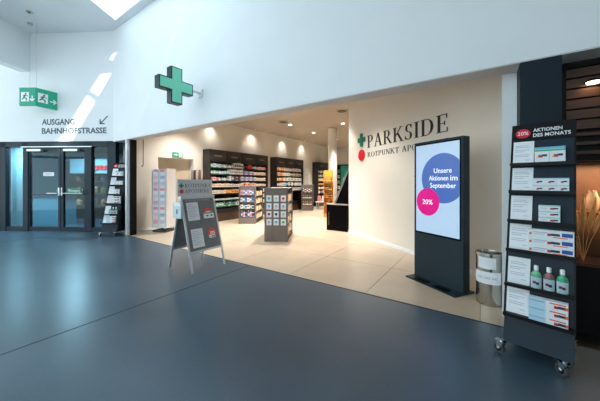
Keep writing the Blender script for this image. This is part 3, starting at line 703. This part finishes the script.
F1 = [[(.2, ['teal', W], 'box', .13, [W, 'cyan']), (.36, ['pink', W], 'bot', .13, [W]), (.54, [W], 'box', .19, ['dark']), (.64, ['dark'], 'box', .12, ['brown']), (.70, ['red'], 'box', .16, ['red']), (.78, ['green', 'dark'], 'box', .13, [W]), (1.01, [W, 'pink'], 'box', .11, ['red', 'pink'])],
      [(.14, ['green', 'teal'], 'box', .11, [W]), (.3, ['teal', 'cyan'], 'box', .12, [W]), (.55, [W], 'box', .18, ['blue', 'purple']), (.76, [W, 'purple'], 'box', .15, ['blue']), (1.01, [W, 'cream'], 'box', .12, ['tan'])],
      [(.12, ['pink', W], 'box', .12, ['red']), (.28, ['teal', W], 'bot', .12, [W]), (.36, ['blue', W], 'box', .16, [W]), (.52, [W, 'brown'], 'bot', .18, ['brown']), (.8, [W, 'purple'], 'box', .16, ['blue', 'purple']), (1.01, ['cream', W], 'box', .12, ['tan'])],
      [(.3, [W, 'cream'], 'box', .13, ['pink', 'tan']), (.5, [W], 'box', .11, ['purple']), (.8, ['cream', 'pink', W], 'box', .15, ['red', 'tan']), (1.01, ['cream'], 'box', .1, [W])],
      [(.24, [W], 'box', .12, ['tan']), (.34, ['orange'], 'box', .13, ['yellow']), (.46, ['tan', 'orange'], 'box', .14, ['brown']), (.56, ['cyan'], 'box', .14, [W]), (1.01, [W, 'cream'], 'box', .14, ['cyan'])],
      [(.5, [W], 'box', .05, ['teal']), (1.01, [W, 'cream'], 'box', .13, ['pink'])],
      [(.2, ['teal', 'green'], 'box', .16, [W]), (.42, ['teal', W], 'bot', .17, ['green']), (.6, [W, 'teal'], 'box', .16, ['green']), (1.01, [W], 'box', .15, ['teal'])]]
shelving('long dark wall shelving of four bays nearest the pharmacy entrance', -7.70, 5.80, 8.83, 4, F1, 'long shelving', 7, 24)
F2 = [[(.33, ['tan', 'orange'], 'box', .17, [W]), (1.01, [W], 'bot', .17, [W, 'cream'])],
      [(.22, ['tan', 'cream'], 'box', .16, ['orange']), (.5, [W], 'box', .15, ['cream']), (.6, ['green'], 'box', .15, [W]), (1.01, [W, 'cream'], 'bot', .16, [W, 'red'])],
      [(.25, ['cream', 'tan'], 'box', .15, ['orange']), (1.01, [W], 'box', .16, ['cream', 'green'])],
      [(.2, ['tan', 'pink'], 'box', .14, [W]), (.38, [W], 'box', .15, ['cyan']), (.72, ['navy', W], 'box', .17, [W]), (1.01, [W], 'box', .15, ['cream'])],
      [(1.01, [W, 'cream'], 'box', .15, ['tan', 'cyan'])]]
shelving('dark wall shelving of three bays in the middle of the left wall', -7.70, 9.4, 11.62, 3, F2, 'middle shelving', 5, 16)
F3 = [[(1.01, ['dark', W, 'brown'], 'box', .15, [W])], [(.5, ['brown', W], 'bot', .15, [W]), (1.01, [W], 'box', .14, ['yellow'])], [(1.01, ['yellow', W], 'box', .14, ['orange'])], [(1.01, [W, 'yellow'], 'bot', .14, ['orange'])], [(1.01, ['yellow', 'orange', W], 'box', .14, [W])], [(1.01, [W, 'navy'], 'box', .14, ['yellow'])]]
shelving('dark wall shelving at the far end of the left wall behind the column', -7.70, 13.1, 15.6, 3, F3, 'far shelving', 6, 8)
# banner between the units
bn_ = thing('banner', 'tall white banner on the wall between two dark shelving units', 'banner', (-8.055, 12.56, 0))
BX(-.02, 0, -.26, .26, .75, 2.15).build('sheet', M_paper, bn_); BX(0, .004, -.1, .12, .95, 1.85).build('figure_print', mat('pale_print', (216, 200, 186), .6, noise=.15, scale=5), bn_)
# unit on the back wall with teal poster
bwu = thing('wall_shelving', 'narrow dark shelving with teal poster on the far back wall', 'shelving', (0, 15.98, 0), 0, 'dark wall shelving units')
BX(-8.04, -6.4, -.05, 0, 0, 2.53).build('back_panel', M_shelf, bwu)
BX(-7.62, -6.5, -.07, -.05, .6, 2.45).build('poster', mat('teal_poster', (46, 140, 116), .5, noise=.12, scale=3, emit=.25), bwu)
BX(-7.45, -7.2, -.075, -.07, .9, 1.7).build('poster_figure', mat('poster_skin', (206, 180, 160), .5, noise=.1), bwu)
for z in (.6, .95, 1.3, 1.65, 2.0):
    BX(-8.04, -7.66, -.3, -.05, z-.02, z).build('shelf_board', M_shelfin, bwu)
    for k in range(2):
        col = ('yellow', W)[(k+int(z*3)) % 2]
        q = put('package', pmesh(col, 'box', 'orange'), None, (-7.93+k*.19, 15.74, z+.001), R(-90), (.12, .15, .2))
        q.name = 'carton'
        tag(q, '%s carton, %s on the %s narrow shelf beside the teal poster' % (col, ('left', 'right')[k], {.6: 'lowest', .95: 'second', 1.3: 'third', 1.65: 'fourth', 2.0: 'top'}[z]), 'carton', '%s cartons beside the teal poster' % col)

# ================================================================== GONDOLAS
GW, GD, GH = .56, 1.10, 1.26
def gondola(label, loc, rz, front):
    o = thing('gondola', label, 'display unit', loc, rz, 'grey wooden gondola units')
    for k in range(3): BX(k*GW/3+.002, (k+1)*GW/3-.002, 0, .03, .0, GH-.02).build('front_plank', M_gond, o, bevel=.003)
    BX(0, GW, GD-.03, GD, 0, GH-.02).build('rear_panel', M_gond, o)
    BX(GW/2-.02, GW/2+.02, .03, GD-.03, .1, GH-.02).build('spine', M_shelf, o)
    BX(-.005, GW+.005, -.005, GD+.005, GH-.02, GH).build('top_board', M_gond, o, bevel=.002)
    BX(.02, GW-.02, .03, GD-.03, 0, .14).build('plinth', M_shelf, o)
    for z in (.14, .40, .66, .92):
        for x0, x1 in ((.0, GW/2-.02), (GW/2+.02, GW)): BX(x0, x1, .03, GD-.03, z-.015, z).build('shelf_board', M_gond, o)
    return o
def gl(loc, rz, x, y, z): return on_stand(loc, rz, x, y, z)
def side_goods(loc, rz, which, pals):
    for r, z in enumerate((.14, .40, .66, .92)):
        for k in range(6):
            col = pals[(r*3+k) % len(pals)]
            q = put('package', pmesh(col, 'bot' if (r+k) % 3 == 0 else 'box', pals[(k+1) % len(pals)]), None, gl(loc, rz, GW-.02, .12+k*.165, z+.001), rz, (.13, .13, .16))
            tag(q, '%s package, %s from front on %s side shelf of the %s' % (col, nth(k+1), ('lowest', 'second', 'third', 'top')[r], which), 'package', 'side goods of the %s' % which)
A30 = R(30)
# nearest: twelve cards
L2 = (-4.235, 4.72, 0)
gondola('nearest grey wooden gondola with twelve small cards on its front', L2, A30, 'cards')
side_goods(L2, A30, 'nearest gondola', ['white', 'cream', 'tan', 'white'])
ac = [('green', M_grnp), ('pale', M_teal), ('red', M_red), ('pale blue', M_sky), ('grey', M_print), ('blue', M_sky), ('brown', M_crim), ('navy', M_navy), ('green', M_teal), ('grey', M_print), ('blue', M_sky), ('green', M_grnp)]
for r in range(4):
    for c in range(3):
        x, z = .055+c*.17, 1.02-r*.185-.08
        q = tag(BX(0, .12, -.012, 0, 0, .145).build('price_card', M_paper, None, gl(L2, A30, x, -.002, z), A30), '%s card in the %s row on the front of the nearest gondola' % (('left', 'middle', 'right')[c], ('top', 'second', 'third', 'lowest')[r]), 'card', 'cards on the nearest gondola')
        nm, m = ac[r*3+c]
        MB().disc(.06, .075, .032, -.014, -.012, 16).build('print', m, q); BX(.03, .09, -.0135, -.012, .02, .028).build('print', M_print, q)
def front_goods(loc, rz, which, rows, n, cfg):
    for r, z in enumerate(rows):
        for k in range(n):
            a, b, kind, h = cfg[r][k % len(cfg[r])]
            q = put('package', pmesh(a, kind, b), None, gl(loc, rz, .05+(k+.5)*(GW-.1)/n, -.005, z+.001), rz-R(90), (.09, (GW-.1)/n*.92, h))
            q.location = gl(loc, rz, .05+(k+.5)*(GW-.1)/n, -.105, z+.001)
            kd = 'bottle' if kind == 'bot' else 'carton'; q.name = kd
            tag(q, '%s %s, %s from left on %s front shelf of the %s' % (a, kd, nth(k+1), ('top', 'second', 'third', 'lowest')[r], which), kd, 'front goods of the %s' % which)
def front_shelves(o, rows):
    for z in rows: BX(.02, GW-.02, -.12, 0, z-.016, z).build('front_shelf', M_gond, o)
    for x in (0, GW-.02): BX(x, x+.02, -.12, 0, 0, GH-.02).build('front_side', M_gond, o)
    BX(.02, GW-.02, -.118, -.002, 0, .20).build('front_plinth', M_gond, o)
L1 = (-6.79, 6.34, 0)
o = gondola('grey wooden gondola with blue bottles on its front shelves, left of the nearest one', L1, A30, 'goods')
r1 = (.97, .74, .51, .23); front_shelves(o, r1)
front_goods(L1, A30, 'blue-bottle gondola', r1, 6, [[('pink', 'blue', 'box', .16), ('white', 'blue', 'bot', .17), ('blue', 'white', 'box', .15)], [('white', 'blue', 'box', .13), ('blue', 'white', 'box', .14), ('blue', 'navy', 'box', .15)], [('white', 'blue', 'box', .13), ('teal', 'white', 'box', .12), ('white', 'navy', 'bot', .14)], [('blue', 'white', 'bot', .21), ('white', 'pink', 'bot', .2), ('purple', 'navy', 'bot', .2)]])
side_goods(L1, A30, 'blue-bottle gondola', ['white', 'cream', 'white', 'yellow'])
L3 = (-7.36, 10.95, 0)
o = gondola('farthest grey wooden gondola in front of the middle wall shelving', L3, A30, 'goods')
r3 = (.90, .56, .23); front_shelves(o, r3)
front_goods(L3, A30, 'farthest gondola', r3, 5, [[('brown', 'white', 'bot', .2), ('white', 'dark', 'bot', .19)], [('dark', 'white', 'bot', .2), ('brown', 'cream', 'bot', .2)], [('brown', 'white', 'bot', .22), ('dark', 'cream', 'bot', .2)]])
# ---- low table with pink bags
lt = thing('low_table', 'low pale table with pink bags near the far shelving', 'table', (-6.75, 12.3, 0), R(20))
BX(-.5, .5, -.3, .3, .34, .38).build('top', M_soffit, lt)
for x in (-.46, .42):
    for y in (-.26, .22): BX(x, x+.04, y, y+.04, 0, .34).build('leg', M_soffit, lt)
for k in range(4):
    c_ = ((232, 150, 150), (240, 216, 200), (226, 120, 130), (240, 226, 214))[k]
    b = tag(MB().hexa([(-.1, -.06, 0), (.1, -.06, 0), (.1, .06, 0), (-.1, .06, 0), (-.08, -.015, .3), (.08, -.015, .3), (.08, .015, .3), (-.08, .015, .3)]).build('gift_bag', mat('bag%d' % k, c_, .6, noise=.1), None, (-7.07+k*.215, 12.18+k*.078, .381), R(20), bevel=.01), ('pink', 'cream', 'coral', 'ivory')[k]+' bag standing on the low table', 'bag', 'bags on the low table')
# ---- orange display
od = thing('cardboard_display', 'tall orange cardboard display in front of the round column', 'display', (-5.06, 9.45, 0), R(30))
M_or = mat('orange_card', (238, 176, 92), .6, noise=.06)
BX(-.19, .19, .16, .18, 0, 1.88).build('back_panel', M_or, od); 
for x in (-.19, .175): MB().prismx([(-.12, 0), (.16, 0), (.16, 1.78), (-.02, 1.5), (-.12, .6)], x, x+.015).build('side_panel', M_or, od)
for z in (.5, .8, 1.1, 1.4): BX(-.175, .175, -.1 if z < .9 else -.05, .16, z-.015, z).build('shelf', M_or, od)
BX(-.175, .175, -.115, .16, 0, .12).build('plinth', M_or, od); BX(-.15, .15, .156, .16, 1.62, 1.82).build('header_print', M_yel, od)
for r, z in enumerate((.5, .8, 1.1, 1.4)):
    for k in range(3):
        q = put('package', pmesh(('brown', 'orange', 'dark')[(k+r) % 3], 'bot', 'yellow'), None, on_stand((-5.06, 9.45, 0), R(30), -.11+k*.11, .0, z+.001), R(-60), (.08, .09, .17))
        q.name = 'bottle'
        tag(q, '%s bottle on the %s shelf of the orange display' % (('brown', 'orange', 'dark')[(k+r) % 3], ('lowest', 'second', 'third', 'top')[r]), 'bottle', 'bottles on the orange display')
# ---- black counter with slanted panel
bc = thing('black_counter', 'black counter with a slanted black panel beside the cream wall', 'counter', (-3.76, 6.90, 0))
BX(0, .64, 0, .62, 0, .74).build('body', M_black, bc, bevel=.005); BX(-.01, .645, -.01, .63, .74, .77).build('worktop', mat('grey_worktop', (150, 146, 140), .35, noise=.04), bc)
MB().prism([(.22, .77), (.64, .77), (.64, 1.72)], .10, .42).build('slanted_panel', M_black, bc)
MB().prism([(.20, .77), (.24, .77), (.66, 1.72), (.62, 1.72)], .08, .10).build('panel_edge', mat('panel_edge_grey', (120, 118, 116), .35, noise=.05), bc)
for k in range(7): BX(.05, .09, -.004, 0, .16+k*.055, .19+k*.055).build('letter_mark', mat('dim_grey_print', (84, 82, 80), .6, noise=.05), bc)

# ================================================================== CEILING FITTINGS IN THE PHARMACY
M_lampf = mat('lamp_face', (255, 240, 216), .5, emit=12)
sp_d = bpy.data.lights.new('downlight', 'SPOT'); sp_d.energy = 430; sp_d.spot_size = R(100); sp_d.spot_blend = .7; sp_d.color = (1, .95, .88); sp_d.shadow_soft_size = .08
sp_w = sp_d.copy(); sp_w.energy = 270; sp_w.spot_size = R(118); sp_n = sp_d.copy(); sp_n.energy = 190  # sp_w drives the unseen lamp added to brighten the front-left wall
lamps = [(-6.14, 8.33), (-3.66, 6.70), (-4.34, 9.26), (-6.25, 10.27), (-6.3, 6.0), (-4.8, 6.6), (-4.2, 5.5), (-6.3, 12.6), (-4.3, 12.4), (-6.3, 14.6), (-2.6, 5.35), (-7.15, 4.9)]
LW = ['above the gap beside the long shelving', 'nearest the lettering wall', 'just behind the round column', 'farther back, level with the middle shelving', 'above the card rack side', 'over the aisle behind the nearest gondola', 'over the nearest gondola', 'before the far shelving', 'far back right', 'farthest back left', 'close to the lettering wall', 'added unseen to brighten the wall by the beige door']
for k, (x, y) in enumerate(lamps):
    o = thing('downlight', 'small round warm downlight '+LW[k], 'lamp', (x, y, ZP), 0, 'pharmacy downlights')
    MB().lathe([(.075, -.02), (.095, -.004), (.095, 0)], 0, 0, 20).build('ring', M_wtext, o, smooth=True)
    MB().lathe([(.06, -.0215), (.06, -.02)], 0, 0, 18).build('lamp_face', M_lampf, o)
    l = bpy.data.objects.new('lamp_light', {1: sp_n, 10: sp_n, 11: sp_w}.get(k, sp_d)); C.objects.link(l); l.parent = o; l.location = (0, 0, -.06)
ww = bpy.data.lights.new('wall_washer', 'SPOT'); ww.energy = 48; ww.spot_size = R(115); ww.spot_blend = 1; ww.color = (1, .93, .84); ww.shadow_soft_size = .03
for k, y in enumerate((6.1, 8.2, 10.3, 12.0)):
    o = thing('wall_spot', 'small warm spot close to the left pharmacy wall, %s from the front' % nth(k+1), 'lamp', (-7.85, y, ZP), 0, 'wall spots along the left wall')
    MB().lathe([(.04, -.05), (.045, 0)], 0, 0, 14).build('can', M_wtext, o, smooth=True)
    l = bpy.data.objects.new('lamp_light', ww); C.objects.link(l); l.parent = o; l.location = (0, 0, -.06)
for k, (x, y) in enumerate(((-6.05, 7.77), (-3.6, 7.6))):
    o = thing('ceiling_vent', 'round dark air outlet in the pharmacy ceiling, %s' % ('above the long shelving', 'near the round column')[k], 'vent', (x, y, ZP))
    MB().lathe([(.17, -.03), (.20, 0)], 0, 0, 28).build('outer_ring', M_pharm_ceil, o, smooth=True)
    MB().lathe([(.12, -.045), (.15, -.03)], 0, 0, 28).build('core', mat('vent_dark', (70, 64, 58), .6, noise=.05), o, smooth=True)

# ================================================================== SHOP ON THE RIGHT (dark walnut front)
RY = FY+.30
rf = struct(put('wall_right_shop', None, None, (0, RY, 0)), 'dark walnut slatted front of the shop on the right', 'wall')
BX(.60, .66, -.03, .1, 0, ZF).build('post', M_frameblk, rf)
BX(.6, 4, -.02, .1, ZF-.06, ZF).build('head_rail', M_frameblk, rf)
BX(.66, 4, .06, .1, 1.6, ZF).build('backing', M_frameblk, rf)
for k in range(6):
    BX(.66, 4, .0, .06, ZF-.06-(k+1)*.098+.012, ZF-.06-k*.098-.004).build('slat', M_wood, rf, bevel=.002)
for k in range(3):
    BX(.66, 4, .0, .06, 1.86-k*.085-.03, 1.86-k*.085).build('slat', M_wood, rf, bevel=.002)
BX(.66, 4, -.01, .1, .0, .62).build('base_panel', M_frameblk, rf)
BX(.66, 4, .0, .35, .62, .645).build('sill', M_wood, rf)
BX(.6, 4, .5, .55, 0, ZF).build('rear_panel', mat('walnut_rear', (86, 62, 48), .5, noise=.25, scale=5), rf)
struct(BX(.66, 4, .02, .028, .645, 1.6).build('window_5', M_vitrine, None, (0, RY, 0)), 'glass front of the warm lit vitrine', 'window')
vsf = tag(BX(.66, 4, .14, .42, 1.09, 1.11).build('glass_shelf', M_wood, None, (0, RY, 0)), 'shelf inside the warm lit vitrine', 'shelf')
vl = bpy.data.lights.new('vitrine_lamp', 'AREA'); vl.shape = 'RECTANGLE'; vl.size = 2.5; vl.size_y = .08; vl.energy = 55; vl.color = (1, .72, .48)
vt = thing('vitrine_lamp', 'warm lamp strip at the top of the vitrine', 'lamp', (2.0, RY+.28, 1.59)); BX(-1.3, 1.3, -.04, .04, 0, .02).build('housing', M_frameblk, vt)
l = bpy.data.objects.new('lamp_light', vl); C.objects.link(l); l.parent = vt; l.location = (0, 0, -.01)
gcol = [(196, 150, 116), (226, 206, 186), (150, 96, 70), (206, 170, 150), (120, 84, 66)]
for k in range(10):
    x = .78+k*.13; up = k % 2
    z = 1.111 if up else .646
    tag(MB().lathe([(.03, 0), (.045, .03), (.05, .1+.02*(k % 3)), (.03, .16+.02*(k % 3)), (.032, .2)], 0, 0, 14).build('vase', mat('vase%d' % (k % 5), gcol[k % 5], .4, noise=.15), None, (x, RY+.3, z), smooth=True),
        'small %s vase, %s from the left on the %s of the warm vitrine' % (('tan', 'cream', 'brown', 'rose', 'dark')[k % 5], nth(k//2+1), ('sill', 'shelf')[up]), 'vase', '%s vases on the %s of the vitrine' % (('tan', 'cream', 'brown', 'rose', 'dark')[k % 5], ('sill', 'shelf')[up]))
pg = thing('pampas_grass', 'pale dried pampas grass plumes in the warm vitrine', 'dried plant', (.80, RY+.10, .646))
M_pamp = mat('pampas', (226, 190, 140), .8, noise=.15, scale=30)
for k in range(5):
    a = (k-2)*.10; mb = MB()
    pts = [(a*.2+a*t*.6, .01*math.sin(k), t*.62) for t in (0, .3, .55)]
    st_ = MB().tube([(0, 0, 0), (a*.25, 0, .2), (a*.55, 0, .36)], .003, 5).build('stem', M_pamp, pg)
    n = 9
    pl_ = []
    for i in range(n):
        t = i/(n-1); pl_.append((.004+.022*math.sin(math.pi*min(1, t*1.02))**.8*(1-.35*t), .28+t*(.36-.03*abs(k-2))))
    mb.lathe(pl_, 0, 0, 9); mb.v = [(x+a*(z-.05)*1.5, y*.7, z) for x, y, z in mb.v]; mb.build('plume', M_pamp, pg, smooth=True)
wl_ = thing('wall_spot', 'made-up glowing lamp imitating a lamp reflection in the right shop glass', 'lamp', (.83, RY, 2.32))  # added lamp stands in for a reflection in the shop glass
MB().tube([(0, 0, 0), (0, -.05, .01)], .012, 8).build('arm', M_frameblk, wl_)
MB().lathe([(.012, .015), (.04, .0), (.055, -.02)], 0, -.06, 16).build('shade', M_frameblk, wl_, smooth=True)
MB().lathe([(.045, -.03), (.05, -.018), (.02, 0)], 0, -.06, 16).build('bulb', mat('bulb_glow', (255, 206, 150), .5, emit=14), wl_, smooth=True)
struct(BX(.6, 9, 4.1, 4.2, 0, ZF).build('wall_shop_rear', M_frameblk), 'black rear wall of the right shop', 'wall')
